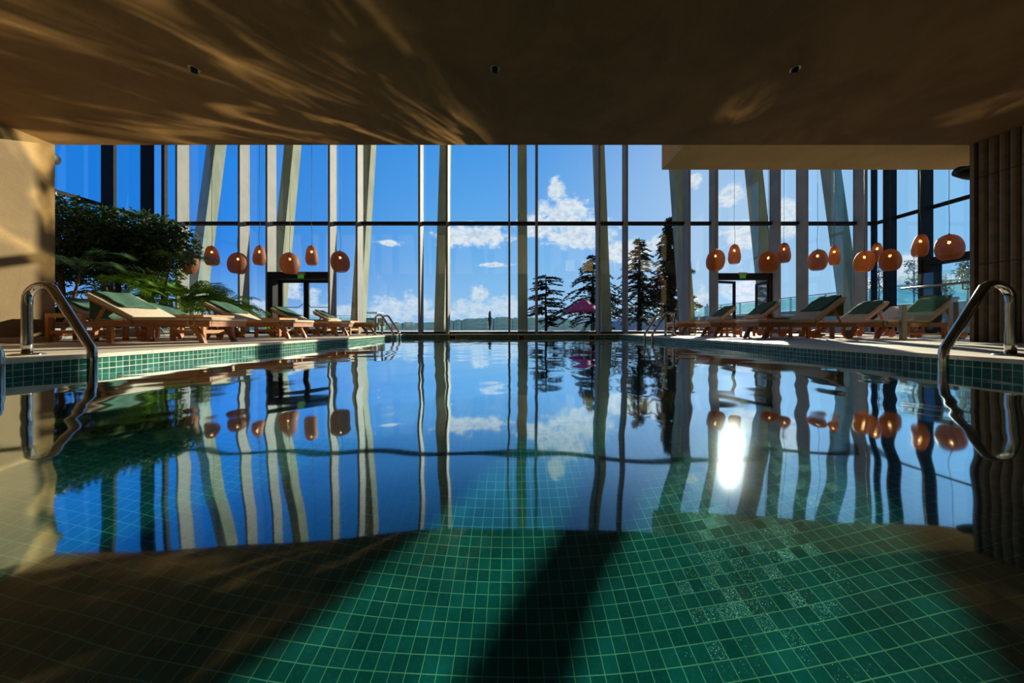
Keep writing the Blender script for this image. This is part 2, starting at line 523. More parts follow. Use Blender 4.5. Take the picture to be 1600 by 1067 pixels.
def water():
    nx, ny = 300, 470
    xs = np.linspace(-PX, PX, nx)
    ys = np.linspace(PY0, PY1, ny)
    X, Y = np.meshgrid(xs, ys)
    H = np.zeros_like(X)
    rng = np.random.RandomState(5)
    for lam, slope, n in ((2.6, .0040, 3), (1.3, .0035, 4), (.62, .0042, 6), (.34, .0040, 7), (.20, .0022, 6)):
        for _ in range(n):
            a = rng.uniform(0, 2 * PI)
            l = lam * rng.uniform(.8, 1.25)
            k = 2 * PI / l
            H += slope / math.sqrt(n) * 1.4 / k * np.sin(k * (X * math.cos(a) + Y * math.sin(a)) + rng.uniform(0, 6.28))
    H += .0050 * np.tanh((Y - .60) / .16) * np.exp(-((X - .05) / .60) ** 2) * np.exp(-((Y - .6) / 1.1) ** 2)
    V = np.stack([X, Y, H], -1).reshape(-1, 3)
    i = np.arange(ny - 1)[:, None] * nx + np.arange(nx - 1)[None, :]
    Fc = np.stack([i, i + 1, i + nx + 1, i + nx], -1).reshape(-1, 4)
    q = MB()
    q.v, q.f = V.tolist(), Fc.tolist()
    o = q.build('pool_water', 'water', None, True)
    o.cycles.is_caustics_caster = True
    tag(o, 'clear gently rippled water filling the tiled pool', 'water', None, 'structure')
water()

q = MB()
q.box(-13.3, -PX - .05, -3.2, 11.9, -.30, DECK).box(PX + .05, 13.8, -3.2, 11.9, -.30, DECK)
q.box(-PX - .05, PX + .05, PY1 + .05, 11.9, -.30, DECK).box(-PX - .05, PX + .05, -3.2, PY0 - .05, -.30, DECK)
struct('floor', q, 'deck', 'pale travertine deck around the pool', 'floor')
# coping stones: one run along each side, cut in slabs by thin joints
for nm, sx, lb in (('trim_1', -1, 'pale stone coping along the left pool edge'), ('trim_2', 1, 'pale stone coping along the right pool edge')):
    q = MB()
    y = PY0
    while y < PY1 - .01:
        y2 = min(y + .62, PY1)
        xa, xb = sorted((sx * (PX - .012), sx * (PX + .36)))
        q.box(xa, xb, y + .0015, y2 - .0015, DECK - .032, DECK + .003)
        y = y2
    struct(nm, q, 'coping', lb, 'pool coping')
q = MB()
for k in range(12):
    x = -PX + k * 2 * PX / 12
    q.box(x + .0015, x + 2 * PX / 12 - .0015, PY1 - .012, PY1 + .10, DECK - .032, DECK + .003)
struct('trim_3', q, 'coping', 'pale stone coping along the far pool edge', 'pool coping')

# low room
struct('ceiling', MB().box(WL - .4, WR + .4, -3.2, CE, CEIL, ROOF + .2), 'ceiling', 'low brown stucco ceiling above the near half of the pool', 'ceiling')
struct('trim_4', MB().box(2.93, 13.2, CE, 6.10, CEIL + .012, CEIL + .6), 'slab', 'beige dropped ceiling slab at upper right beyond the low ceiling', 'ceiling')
struct('wall_left', MB().box(WL - .4, WL, -3.2, CE, DECK, CEIL), 'pier', 'beige stucco wall at the left edge streaked with light', 'wall')
struct('wall_front_left', MB().box(GL - .3, WL - .4, CE - .3, CE, DECK, ROOF), 'pier', 'beige wall closing the hall behind the left pier', 'wall')
struct('wall_front_right', MB().box(WR + .4, GR + .3, CE - .3, CE, DECK, ROOF), 'pier', 'beige wall closing the hall behind the right pier', 'wall')
struct('wall_back', MB().box(WL - .4, WR + .4, -3.4, -3.2, -.3, CEIL), 'pier', 'wall behind the viewer', 'wall')
struct('baseboard_left', MB().box(WL, WL + .015, -3.2, CE, DECK, DECK + .09), 'coping', 'pale stone skirting at the foot of the left wall', 'baseboard')
q = MB().box(WR + .10, WR + .4, -3.2, CE, DECK, CEIL)
y = CE - .05
q.box(WR, WR + .12, y, CE, DECK, CEIL)
zc = (DECK, 1.42, 2.86, CEIL)
while y > -3.0:
    for z0, z1 in zip(zc[:-1], zc[1:]):
        n = 7
        pr = []
        for i in range(n):
            a = PI * i / (n - 1)
            pr.append((WR + .10 - .075 * math.sin(a), y - .055 + .052 * math.cos(a)))
        vs = [(x, yy, z0 + .006) for x, yy in pr] + [(x, yy, z1 - .006) for x, yy in pr]
        fs = [(i, i + 1, n + i + 1, n + i) for i in range(n - 1)] + [tuple(range(n - 1, -1, -1)), tuple(range(n, 2 * n))]
        q.add(vs, fs)
    y -= .11
struct('wall_right', q, 'flute', 'dark fluted stone wall at the right edge', 'wall')
# roof of the tall hall; unseen mass added above blocks sky from the columns
struct('ceiling_hall', MB().box(GL - .3, GR + .3, CE, GY + .5, ROOF, ROOF + 16), 'pier', 'high roof of the glazed hall with an added unseen mass above', 'ceiling')

# ------------------------------------------------------------------ glass facade
sg = F / GY
A = [796 + 136.3 * k for k in range(-3, 4)] + [1336]
B = [837.7 + 136.3 * k for k in range(-4, 4)]
finpx = sorted(A + B)
FX = [(p - CX) / sg for p in finpx]
TZ = 4.245
FT = .075
for i, x in enumerate(FX):
    s = 'left' if x < -.5 else ('right' if x > 1.2 else 'middle')
    struct('trim_%d' % (10 + i), MB().box(x - FT / 2, x + FT / 2, GY - .38, GY + .04, DECK, ROOF), 'fin',
           'grey steel mullion fin of the front glazing, number %d counted from the left corner' % (i + 1), 'mullion')
edges = [GL] + FX + [GR]
DOORBAYS = {}
for i in range(len(edges) - 1):
    x0, x1 = edges[i], edges[i + 1]
    mid = ((x0 + x1) / 2) * sg + CX
    isdoor = abs(mid - 476) < 12 or abs(mid - 1157) < 12
    w = thing('window_%d' % (i + 1), 'tall clear front window bay %d counted from the left corner of the hall' % (i + 1), 'window', kind='structure')
    q = MB().box(x0 + FT / 2, x1 - FT / 2, GY - .10, GY + .05, TZ - .055, TZ + .055)
    if not isdoor:
        q.box(x0 + FT / 2, x1 - FT / 2, GY - .06, GY + .05, DECK, DECK + .07)
    q.build('window_frame', 'dark_metal', w)
    z0 = DECK + .07
    if isdoor:
        z0 = 2.38
        DOORBAYS['left' if mid < 800 else 'right'] = (x0 + FT / 2, x1 - FT / 2)
    MB().box(x0 + FT / 2, x1 - FT / 2, GY - .008, GY + .008, z0, TZ - .055).build('lower_pane', 'glass', w)
    MB().box(x0 + FT / 2, x1 - FT / 2, GY - .008, GY + .008, TZ + .055, ROOF).build('upper_pane', 'glass', w)
for s, gx, ys, n0 in (('left', GL, (GY, 10.9, 9.86, 7.6, 6.5, CE), 40), ('right', GR, (GY, 10.97, 10.02, 7.75, 6.7, CE), 50)):
    inn = 1 if s == 'left' else -1
    struct('trim_%d' % n0, MB().box(gx - .06, gx + .06, GY - .06, GY + .06, DECK, ROOF), 'dark_metal', 'slim dark corner post at the %s end of the front glazing' % s, 'mullion')
    for k, y in enumerate(ys[1:-1]):
        xa, xb = sorted((gx, gx + inn * .40))
        struct('trim_%d' % (n0 + 1 + k), MB().box(xa, xb, y - .04, y + .04, DECK, ROOF), 'dark_metal',  # charcoal here puts the shade on these side fins into their colour
               'shade-coloured mullion fin of the %s side glazing, number %d counted from the far corner' % (s, k + 1), 'mullion')
    for k in range(len(ys) - 1):
        ya, yb = ys[k + 1], ys[k]
        w = thing('window_%d' % (n0 + k), 'tall %s side window bay %d counted from the far corner' % (s, k + 1), 'window', kind='structure')
        MB().box(gx - .05, gx + .05, ya, yb, TZ - .055, TZ + .055).box(gx - .05, gx + .05, ya, yb, DECK, DECK + .07).build('window_frame', 'dark_metal', w)
        z0 = DECK + .07
        if s == 'right' and k == 2:
            z0 = 2.56
        MB().box(gx - .008, gx + .008, ya, yb, z0, TZ - .055).build('lower_pane', 'glass', w)
        MB().box(gx - .008, gx + .008, ya, yb, TZ + .055, ROOF).build('upper_pane', 'glass', w)

def leaf_door(parent, w, h, hinge, rz, side):
    # a glazed door leaf hinged at x = 0, running to x = side * w
    q = MB()
    def bx(xa, xb, za, zb):
        xa, xb = sorted((side * xa, side * xb))
        q.box(xa, xb, -.03, .03, za, zb)
    bx(0, .08, 0, h); bx(w - .09, w, 0, h); bx(.08, w - .09, h - .09, h); bx(.08, w - .09, 0, .12)
    o = q.build('door_leaf', 'dark_metal', parent, loc=hinge, rot=(0, 0, rz))
    xa, xb = sorted((side * .08, side * (w - .09)))
    MB().box(xa, xb, -.006, .006, .12, h - .09).build('pane', 'glass', o)
    q = MB()
    q.tube([(side * .06, -.03, 1.04), (side * .12, -.10, .98), (side * (w - .22), -.10, .98), (side * (w - .10), -.06, 1.10)], .014, 8)
    q.build('panic_bar', 'black', o, True)
    return o
for s, lab in (('left', 'closed dark framed double glass door in the left front glazing'), ('right', 'double glass door in the right front glazing with both leaves standing open')):
    x0, x1 = DOORBAYS[s]
    d = thing('door_%d' % (1 if s == 'left' else 2), lab, 'door', ((x0 + x1) / 2, GY, DECK), kind='structure')
    hw = (x1 - x0) / 2
    dep = .40 if s == 'left' else .12
    jw = .20 if s == 'left' else .05
    q = MB().box(-hw, hw, -dep, .05, 2.00, 2.245)
    q.box(-hw, -hw + jw, -dep, .05, 0, 2.00).box(hw - .06, hw, -.1, .05, 0, 2.00)
    q.build('door_frame', 'dark_metal', d)
    a, c = -hw + jw, hw - .06
    lw = (c - a) / 2 - .004
    leaf_door(d, lw, 1.99, (a, 0, 0), 0 if s == 'left' else math.radians(14), 1)
    leaf_door(d, lw, 1.99, (c, 0, 0), 0 if s == 'left' else -math.radians(107), -1)
d = thing('door_3', 'dark framed glass door in the right side glazing', 'door', (GR, 8.885, DECK), kind='structure')
MB().box(-.36, .06, -1.13, 1.13, 2.23, 2.44).box(-.1, .05, -1.13, -1.03, 0, 2.23).box(-.36, .05, .93, 1.13, 0, 2.23).build('door_frame', 'dark_metal', d)
MB().box(-.006, .006, -1.03, .93, .05, 2.23).build('pane', 'glass', d)
for px, py, lab in ((470, 430.5, 'small green exit sign above the closed left double door'), (1160.5, 430.5, 'small green exit sign above the open right double door')):
    dd = 11.18 if px < 800 else 11.44
    x, z = atx(px, dd), atz(py, dd)
    t = thing('exit_sign', lab, 'exit sign', (x, dd, z), group='exit signs over the doors')
    MB().box(-.15, .15, -.035, .035, .03, .11).build('housing', 'skimmer', t)
    MB().box(-.105, .105, -.012, .012, -.10, .03).build('sign_face', 'green_sign', t)
o = MB().box(-.035, .035, -.015, .015, -.05, .05).build('wall_switch', 'white', loc=(FX[finpx.index(A[6])] , GY - .395, atz(469.5, 11.24)))
tag(o, 'small white switch plate on the dark mullion right of the open door', 'switch')

# leaning concrete columns outside the glass
for k in range(-4, 5):
    x = .40 + 3.27 * k
    q = MB()
    w = .19
    vs = []
    for z in (0.0, 9.6):
        yc = 12.28 + .125 * z
        dp = .24
        vs += [(x - w, yc - dp, z), (x + w, yc - dp, z), (x + w, yc + dp, z), (x - w, yc + dp, z)]
    q.add(vs, [(0, 1, 5, 4), (1, 2, 6, 5), (2, 3, 7, 6), (3, 0, 4, 7), (3, 2, 1, 0), (4, 5, 6, 7)])
    o = q.build('concrete_column', 'concrete')
    tag(o, 'leaning concrete column outside the front glazing, %s' % ('the middle one of the nine' if k == 0 else 'number %d to the %s of the middle one' % (abs(k), 'left' if k < 0 else 'right')),
        'column', 'leaning columns outside the glazing', 'structure')

# ------------------------------------------------------------------ outside
struct('ground_terrace', MB().box(-45, 60, GY + .3, 26, -.4, .10), 'terrace', 'white paved terrace outside the glazing', 'terrace')
def ridge(name, mat, label, y0, y1, prof, seed, bump, x0, x1, n=260):
    rng = random.Random(seed)
    rows = [(y0, None), ((y0 + y1) * .45, None), (y1, 1), (y1 * 1.25, None)]
    v = []
    xs = [x0 + (x1 - x0) * i / n for i in range(n + 1)]
    for r, (y, top) in enumerate(rows):
        for x in xs:
            if top:
                pxx = CX + F * x / y
                z = EYE + (HY - prof(pxx)) * y / F + bump * rng.random()
            else:
                z = (-6, -12, 0, -30)[r] if r else -6
            v.append((x * (y / y1 if r < 2 else 1), y, z))
    f = []
    for r in range(3):
        for i in range(n):
            a = r * (n + 1) + i
            f.append((a, a + 1, a + n + 2, a + n + 1))
    tag(MB().add(v, f).build(name, mat, None, True), label, 'hills', None, 'structure')
def prof1(p):
    if p < 690:
        return 505.5 - 1.0 * math.sin(p * .02)
    if p < 830:
        return 505 - 7.2 * min(1, (p - 690) / 60.0)
    return 498 + 6 * min(1, max(0, (p - 850) / 60.0))
def prof2(p):
    return 501 - 3.0 * math.sin((p - 800) * .011) - (5.5 if p > 1060 else 0) + max(0, (760 - p) * .03)
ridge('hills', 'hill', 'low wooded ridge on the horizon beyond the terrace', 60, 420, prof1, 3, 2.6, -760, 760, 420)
ridge('hills', 'hill_far', 'hills painted haze blue behind the nearer ridge', 500, 1100, prof2, 4, 2.5, -2000, 2000)
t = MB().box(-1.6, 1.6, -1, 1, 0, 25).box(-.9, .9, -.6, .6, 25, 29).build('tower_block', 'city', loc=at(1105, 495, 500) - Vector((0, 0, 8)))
tag(t, 'tiny pale tower block on the hazy skyline right of the cedars', 'building')

def conifer(name, label, px, ytop, d, spread, seed, dens=1.0, kind='cedar', xlo=None):
    rng = random.Random(seed)
    base = Vector((atx(px, d), d, .08))
    H = atz(ytop, d) - .08
    root = thing(name, label, 'tree', base, group='dark conifers on the terrace')
    pts = [(0.03 * math.sin(i), 0, H * i / 10) for i in range(11)]
    MB().tube(pts, [.15 * (1 - i / 10.5) * H / 6 + .012 for i in range(11)], 7).build('trunk', 'bark_dark', root, True)
    q, br = MB(), MB()
    nb = int(105 * dens * H / 6)
    for i in range(nb):
        u = (i + rng.random()) / nb
        z = H * (.10 + .89 * u)
        if kind == 'flat':
            L = spread * (1.0 - .40 * u) * rng.uniform(.65, 1.1)
        elif kind == 'spire':
            L = spread * (1 - u) ** .75 * rng.uniform(.5, 1.1) + .12
        else:
            L = spread * (1 - u) ** .85 * rng.uniform(.55, 1.15) + .22
        if u < .12:
            L *= .55
        a = rng.uniform(0, 2 * PI)
        rise = {'flat': .05, 'spire': .35}.get(kind, .28)
        dx, dy = math.cos(a), math.sin(a)
        P = []
        for k in range(6):
            s = k / 5
            P.append(Vector((dx * L * s, dy * L * s, z + L * (rise * s - (.55 if kind != 'flat' else .18) * s * s))))
        br.tube(P, [.022 * (1 - k / 6) + .004 for k in range(6)], 4, False)
        ns = int(L * 62 * (1.15 if kind == 'spire' else 1.0)) + 6
        for _ in range(ns):
            s = rng.random() ** .75
            k = min(int(s * 5), 4)
            p = P[k].lerp(P[k + 1], s * 5 - k)
            ln = rng.uniform(.14, .36) * (1.15 - .45 * s)
            th = a + rng.choice((-1, 1)) * rng.uniform(.35, 1.3)
            dirv = Vector((math.cos(th), math.sin(th), rng.uniform(-.45, .22)))
            if kind == 'spire':
                dirv.z = rng.uniform(-.5, .6)
            sd_ = Vector((-dirv.y, dirv.x, rng.uniform(-.5, .5))).normalized() * rng.uniform(.04, .08)
            e = p + dirv * ln
            m_ = p.lerp(e, .45)
            q.add([p, m_ + sd_, e, m_ - sd_], [(0, 1, 2, 3)])
    br.build('branches', 'bark_dark', root)
    q.build('needles', 'conifer', root)
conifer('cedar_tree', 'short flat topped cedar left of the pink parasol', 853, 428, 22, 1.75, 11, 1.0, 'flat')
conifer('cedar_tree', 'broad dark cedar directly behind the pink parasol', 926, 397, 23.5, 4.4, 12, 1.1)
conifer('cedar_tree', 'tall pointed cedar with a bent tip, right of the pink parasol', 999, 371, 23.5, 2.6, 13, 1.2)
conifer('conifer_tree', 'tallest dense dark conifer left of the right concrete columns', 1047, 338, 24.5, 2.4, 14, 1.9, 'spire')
def cypress():
    root = thing('cypress_tree', 'slim solitary cypress against the distant ridge', 'tree', (atx(765, 30), 30, -.3))
    rng = random.Random(9)
    MB().tube([(0, 0, 0), (0, 0, .6)], .06, 6).build('trunk', 'bark_dark', root)
    q = MB()
    for i in range(420):
        u = rng.random()
        r = .19 * math.sin(PI * min(1, .12 + .88 * (1 - u))) * rng.uniform(.4, 1)
        a = rng.uniform(0, 6.28)
        p = Vector((r * math.cos(a), r * math.sin(a), .25 + u * 1.9))
        e = p + Vector((.05 * math.cos(a), .05 * math.sin(a), .16))
        w = Vector((-math.sin(a), math.cos(a), 0)) * .045
        q.add([p - w, p + w, e], [(0, 1, 2)])
    q.build('foliage', 'conifer', root)
cypress()

def parasol():
    d = 18.5
    x = atx(912, d)
    t = thing('parasol', 'magenta parasol on a white pole in front of the dark cedars', 'parasol', (x, d, .10))
    q = MB()
    R, zt, ze = 1.02, atz(466, d) - .10, atz(484, d) - .10
    n = 8
    vs = [(0, 0, zt)] + [(R * math.cos(2 * PI * (k + .5) / n), R * math.sin(2 * PI * (k + .5) / n), ze) for k in range(n)]
    vs += [(v[0], v[1], ze - .14) for v in vs[1:]]
    fs = [(0, 1 + k, 1 + (k + 1) % n) for k in range(n)] + [(1 + k, 9 + k, 9 + (k + 1) % n, 1 + (k + 1) % n) for k in range(n)]
    q.add(vs, fs).build('canopy', 'pink', t)
    MB().tube([(0, 0, 0), (0, 0, zt + .08)], .03, 8).build('pole', 'white', t, True)
    q = MB()
    for k in range(n):
        a = 2 * PI * (k + .5) / n
        q.tube([(0, 0, zt - .02), (R * math.cos(a), R * math.sin(a), ze - .01)], .012, 4)
    q.build('ribs', 'white', t)
    MB().lathe([(.28, 0), (.28, .06), (.05, .09)], 16).build('base', 'wall_grey', t)
parasol()
def daybed():
    d = 15.5
    t = thing('outdoor_daybed', 'teal seat under a pale blue canopy outside, seen behind the far left handrail', 'daybed', (atx(582, d), d, .10))
    MB().box(-.5, .5, -.4, .4, .12, .34, .05).build('seat', 'teal', t)
    MB().box(-.48, .48, .3, .42, .34, .75, .04).build('backrest', 'teal', t)
    MB().box(-.42, .42, -.42, .42, .95, 1.02, .03).build('canopy', 'blue_cloth', t)
    for sx in (-1, 1):
        for sy in (-1, 1):
            MB().bar((sx * .40, sy * .40, 0), (sx * .40, sy * .40, .96), .03).build('post', 'white', t)
daybed()
# raised planting bank with a glass fence, right of the hall
struct('ground_bank', MB().box(16.25, 60, 6, 60, -.3, 1.25), 'grass', 'raised grass bank right of the hall', 'ground')
struct('wall_outside_right', MB().box(16.0, 16.25, 6, 60, -.3, 1.30), 'wall_grey', 'grey retaining wall of the raised bank outside', 'wall')
t = thing('glass_fence', 'pale green glass fence with a white top rail along the raised bank outside', 'fence', (16.12, 8, 1.30))
MB().box(-.03, .03, 0, 38, .76, .82).build('top_rail', 'white', t)
for k in range(20):
    MB().box(-.03, .03, 2 * k - .03, 2 * k + .03, 0, .76).build('post', 'white', t)
    if k < 19:
        MB().box(-.008, .008, 2 * k + .05, 2 * k + 1.95, .05, .72).build('glass_panel', 'fence_glass', t)
def fence2(x0, x1, y, z, lab):
    t = thing('glass_fence', lab, 'fence', (x0, y, z))
    w = x1 - x0
    MB().box(0, w, -.025, .025, .92, .96).build('top_rail', 'white', t)
    n = int(w / 1.8)
    for k in range(n + 1):
        MB().box(k * w / n - .02, k * w / n + .02, -.02, .02, 0, .92).build('post', 'white', t)
        if k < n:
            MB().box(k * w / n + .05, (k + 1) * w / n - .05, -.008, .008, .06, .86).build('glass_panel', 'fence_glass', t)
fence2(10.2, 15.9, 17.0, .10, 'pale green glass fence crossing the terrace behind the open right door')
fence2(-16, -8.2, 18.0, .10, 'white railed glass fence on the terrace behind the left door')

def young_tree(px, d, ytop, seed, lab):
    rng = random.Random(seed)
    base = Vector((atx(px, d), d, 1.25))
    H = atz(ytop, d) - 1.25
    t = thing('young_tree', lab, 'tree', base, group='young trees on the bank')
    q, lf = MB(), MB()
    q.tube([(0, 0, 0), (.02, 0, H * .5), (0, 0, H)], [.03, .02, .008], 6)
    for i in range(16):
        z = H * (.28 + .5 * rng.random())
        a = rng.uniform(0, 6.28)
        L = rng.uniform(.5, .95) * .36 * H
        e = Vector((math.cos(a) * L * .5, math.sin(a) * L * .5, z + L * .9))
        m_ = Vector((math.cos(a) * L * .33, math.sin(a) * L * .33, z + L * .35))
        q.tube([(0, 0, z), m_, e], [.012, .009, .004], 4)
        for _ in range(34):
            s = rng.uniform(.25, 1.05)
            p = (m_.lerp(e, s) if s > .4 else Vector((0, 0, z)).lerp(m_, s * 2)) + Vector((rng.uniform(-.09, .09), rng.uniform(-.09, .09), rng.uniform(-.09, .09)))
            dv = Vector((rng.uniform(-1, 1), rng.uniform(-1, 1), rng.uniform(-.6, .6))).normalized() * .085
            w = dv.cross(Vector((rng.uniform(-1, 1), rng.uniform(-1, 1), 1))).normalized() * .028
            lf.add([p, p + dv * .5 + w, p + dv, p + dv * .5 - w], [(0, 1, 2, 3)])
    q.build('branches', 'bark_dark', t)
    lf.build('leaves', 'young', t)
young_tree(1373, 15.0, 412, 1, 'thin young tree seen between the right corner post and the first side mullion')
young_tree(1428, 13.6, 402, 2, 'leafiest young tree on the bank, above the glass balustrade end')
young_tree(1512, 11.7, 396, 3, 'young tree on the bank seen beside the fluted wall')
young_tree(1478, 17.0, 428, 4, 'smallest young tree, behind the side door')

# ------------------------------------------------------------------ pool skimmers and ladders
for px, lab in ((707, 'left one of the three square skimmers in the far pool wall'), (814.5, 'middle one of the three square skimmers in the far pool wall'), (924.5, 'right one of the three square skimmers in the far pool wall')):
    x = atx(px, PY1)
    t = thing('pool_skimmer', lab, 'pool skimmer', (x, PY1, 0), group='skimmers in the far wall')
    q = MB()
    for a in (-.125, .10):
        q.box(a, a + .025, -.012, .002, -.10, .10)
    q.box(-.10, .10, -.012, .002, .075, .10).box(-.10, .10, -.012, .002, -.10, -.075)
    q.build('frame', 'skimmer', t)
    MB().box(-.10, .10, -.004, .002, -.075, .075).build('painted_opening', 'black', t)  # flat black plate paints the darkness inside the skimmer mouth

def rail_path(dirx):
    # from the deck flange up, over and down into the water; x grows towards the pool
    P = [(0, 0), (0, .10), (0, .30), (0, .44)]
    for i in range(1, 9):
        a = PI - (PI - .95) * i / 8
        P.append((.14 + .14 * math.cos(a), .475 + .14 * math.sin(a)))
    x, z = P[-1]
    ex, ez = .555, .07
    tx, tz = ex - x, ez - z
    for s in (.35, .75, .93):
        P.append((x + tx * s, z + tz * s))
    P += [(ex + .006, ez - .005), (ex + .016, ez - .055), (ex + .018, ez - .12), (ex + .018, -.5), (ex + .018, -1.0)]
    return [(dirx * a, 0, b) for a, b in P]
def ladder(name, lab, xb, dirx, ys):
    t = thing(name, lab, 'pool ladder', (xb, (ys[0] + ys[1]) / 2, DECK), group='steel pool ladders')
    for y in ys:
        dy = y - (ys[0] + ys[1]) / 2
        o = MB().tube(rail_path(dirx), .031, 16).build('handrail', 'steel', t, True, loc=(0, dy, 0))
        MB().lathe([(.095, 0.003), (.095, .010), (.07, .016), (.034, .018)], 28).build('flange', 'steel', o, True)
    for k in range(3):
        h = abs(ys[1] - ys[0]) / 2
        MB().box(min(dirx * .535, dirx * .625), max(dirx * .535, dirx * .625), -h, h, -.42 - .26 * k, -.40 - .26 * k).build('step', 'brushed', t)
ladder('pool_ladder', 'polished steel handrail in the left foreground, beside the beige wall', -4.255, 1, (2.72, 2.22))
ladder('pool_ladder', 'polished steel handrail in the right foreground, beside the fluted wall', 4.235, -1, (2.64, 2.14))
ladder('pool_ladder', 'small far steel ladder at the left pool edge near the glazing', -4.27, 1, (9.62, 10.14))
ladder('pool_ladder', 'small far steel ladder at the right pool edge near the cedars', 4.25, -1, (8.64, 8.18))

# ------------------------------------------------------------------ glass balustrade by the fluted wall
t = thing('glass_balustrade', 'frameless glass balustrade with steel handrail in front of the right loungers', 'balustrade', (7.86, 0, DECK))
MB().box(-.01, .01, 5.60, 6.32, .05, 1.27).build('glass_panel', 'rail_glass', t)
MB().box(-.01, .01, 5.27, 5.58, .05, 1.27).build('glass_panel', 'rail_glass', t)
for y in (6.25, 5.53):
    MB().box(-.05, .05, y - .03, y + .03, 0, .69, .008).build('post', 'brushed', t)
MB().tube([(-.09, 6.20, 1.01), (-.09, 5.25, 1.01)], .022, 12).build('handrail', 'brushed', t, True)
for y in (6.02, 5.62, 5.36):
    MB().tube([(-.01, y, .90), (-.09, y, .90), (-.09, y, 1.0)], .009, 8).lathe([(.028, -.01), (.028, .01)], 12, (-.02, y, .90)).build('bracket', 'brushed', t)

# ------------------------------------------------------------------ ceiling spots and wall speakers
for px, lab in ((303, 'left recessed spotlight in the brown ceiling'), (773.5, 'middle recessed spotlight in the brown ceiling'), (1243, 'right recessed spotlight in the brown ceiling')):
    d = 3.70
    t = thing('ceiling_spotlight', lab, 'spotlight', (atx(px, d), d, CEIL), group='spotlights in the low ceiling')
    MB().lathe([(.034, -.002), (.048, -.006), (.054, -.004), (.055, 0)], 24, caps=False).build('trim_ring', 'brushed', t, True)
    MB().lathe([(.0, -.05), (.027, -.05), (.030, -.045), (.034, 0)], 20, caps=False).build('lamp_head', 'black', t, True, rot=(.3, .15, 0))
def drum(lab, loc, rot, r, h, m):
    t = thing('wall_speaker', lab, 'speaker', loc)
    MB().lathe([(r * .72, 0), (r * .95, h * .55), (r, h * .8), (r * .97, h)], 32).build('housing', m, t, True, rot=rot)
    o = MB().lathe([(r * .86, h + .001), (r * .90, h + .012), (r * .98, h + .012), (r, h - .01)], 32, caps=False).build('rim', 'white' if m != 'black' else 'black', t, True, rot=rot)
    MB().bar((0, 0, 0), (0, -.22, .02), .04).build('bracket', 'black', t)
drum('round grey speaker with a pale rim peeking past the left wall', (-8.075, 5.50, atz(246, 5.4)), (PI / 2, 0, 0), .112, .10, 'wall_grey')
drum('black drum shaped speaker peeking past the fluted right wall', (7.92, 5.52, atz(267, 5.5)), (0, PI / 2 + .1, 0), .115, .30, 'black')

# ------------------------------------------------------------------ loungers, towels, tables
def make_lounger(ang, label):
    r = thing('sun_lounger', label, 'sun lounger', (0, 0, 0), group='teak sun loungers around the pool')
    for s in (-1, 1):
        ya, yb = sorted((s * .285, s * .325))
        MB().box(-1.0, 1.0, ya, yb, .245, .335, .008).build('side_rail', 'wood', r)
    q = MB()
    x = -.16
    while x < .96:
        q.box(x, x + .06, -.285, .285, .310, .330)
        x += .085
    q.box(.965, 1.0, -.285, .285, .25, .33).box(-1.0, -.965, -.285, .285, .25, .33).box(-.22, -.17, -.285, .285, .25, .31)
    q.build('slats', 'wood', r)
    for s in (-1, 1):
        ya, yb = sorted((s * .235, s * .285))
        cl = [(.60, .30), (.66, .24), (.72, .17), (.775, .09), (.82, 0.0)]
        out = [(.72, .30), (.76, .24), (.81, .17), (.855, .09), (.89, 0.0)]
        MB().prism(cl[::-1] + out, ya, yb).build('leg', 'wood', r)
        MB().box(-.60, -.53, ya, yb, 0, .25, .006).build('leg', 'wood', r)
        w = MB()
        n = 20
        y0, y1 = sorted((s * .330, s * .375))
        pts = [(.092 * math.cos(2 * PI * k / n), .092 + .092 * math.sin(2 * PI * k / n)) for k in range(n)]
        w.prism([(a - .80, b) for a, b in pts], y0, y1).build('wheel', 'wood', r)
    MB().tube([(-.80, -.37, .092), (-.80, .37, .092)], .016, 8).bar((-.80, -.26, .09), (-.80, -.26, .26), .04).bar((-.80, .26, .09), (-.80, .26, .26), .04).build('axle', 'wood', r)
    cu = MB()
    cu.rbox(-.185, 1.03, -.325, .325, .337, .395, .022)
    cu.build('cushion', 'cushion', r, True)
    b = MB()
    for s in (-1, 1):
        ya, yb = sorted((s * .245, s * .282))
        b.box(-.78, 0, ya, yb, -.03, .012)
    x = -.76
    while x < -.04:
        b.box(x, x + .06, -.245, .245, -.012, .010)
        x += .085
    bo = b.build('backrest', 'wood', r, loc=(-.19, 0, .335), rot=(0, ang, 0))
    MB().rbox(-.81, .005, -.325, .325, .014, .074, .022).build('backrest_cushion', 'cushion', bo, True)
    for s in (-1, 1):
        p = Vector((-.19 - .52 * math.cos(ang), s * .262, .335 + .52 * math.sin(ang) - .02))
        MB().bar(p, (p.x - .16, s * .262, .28), .035, .022).build('support_strut', 'wood', r)
        ring = [(.74 + .052 * math.cos(2 * PI * k / 14), s * .333, .318 + .052 * math.sin(2 * PI * k / 14)) for k in range(15)]
        MB().tube(ring, .009, 6, False).build('strap', 'strap', r, True)
        MB().tube([(-.18, s * .332, .385), (-.172, s * .334, .33), (-.165, s * .332, .25)], .009, 6).build('strap', 'strap', r, True)
    return r
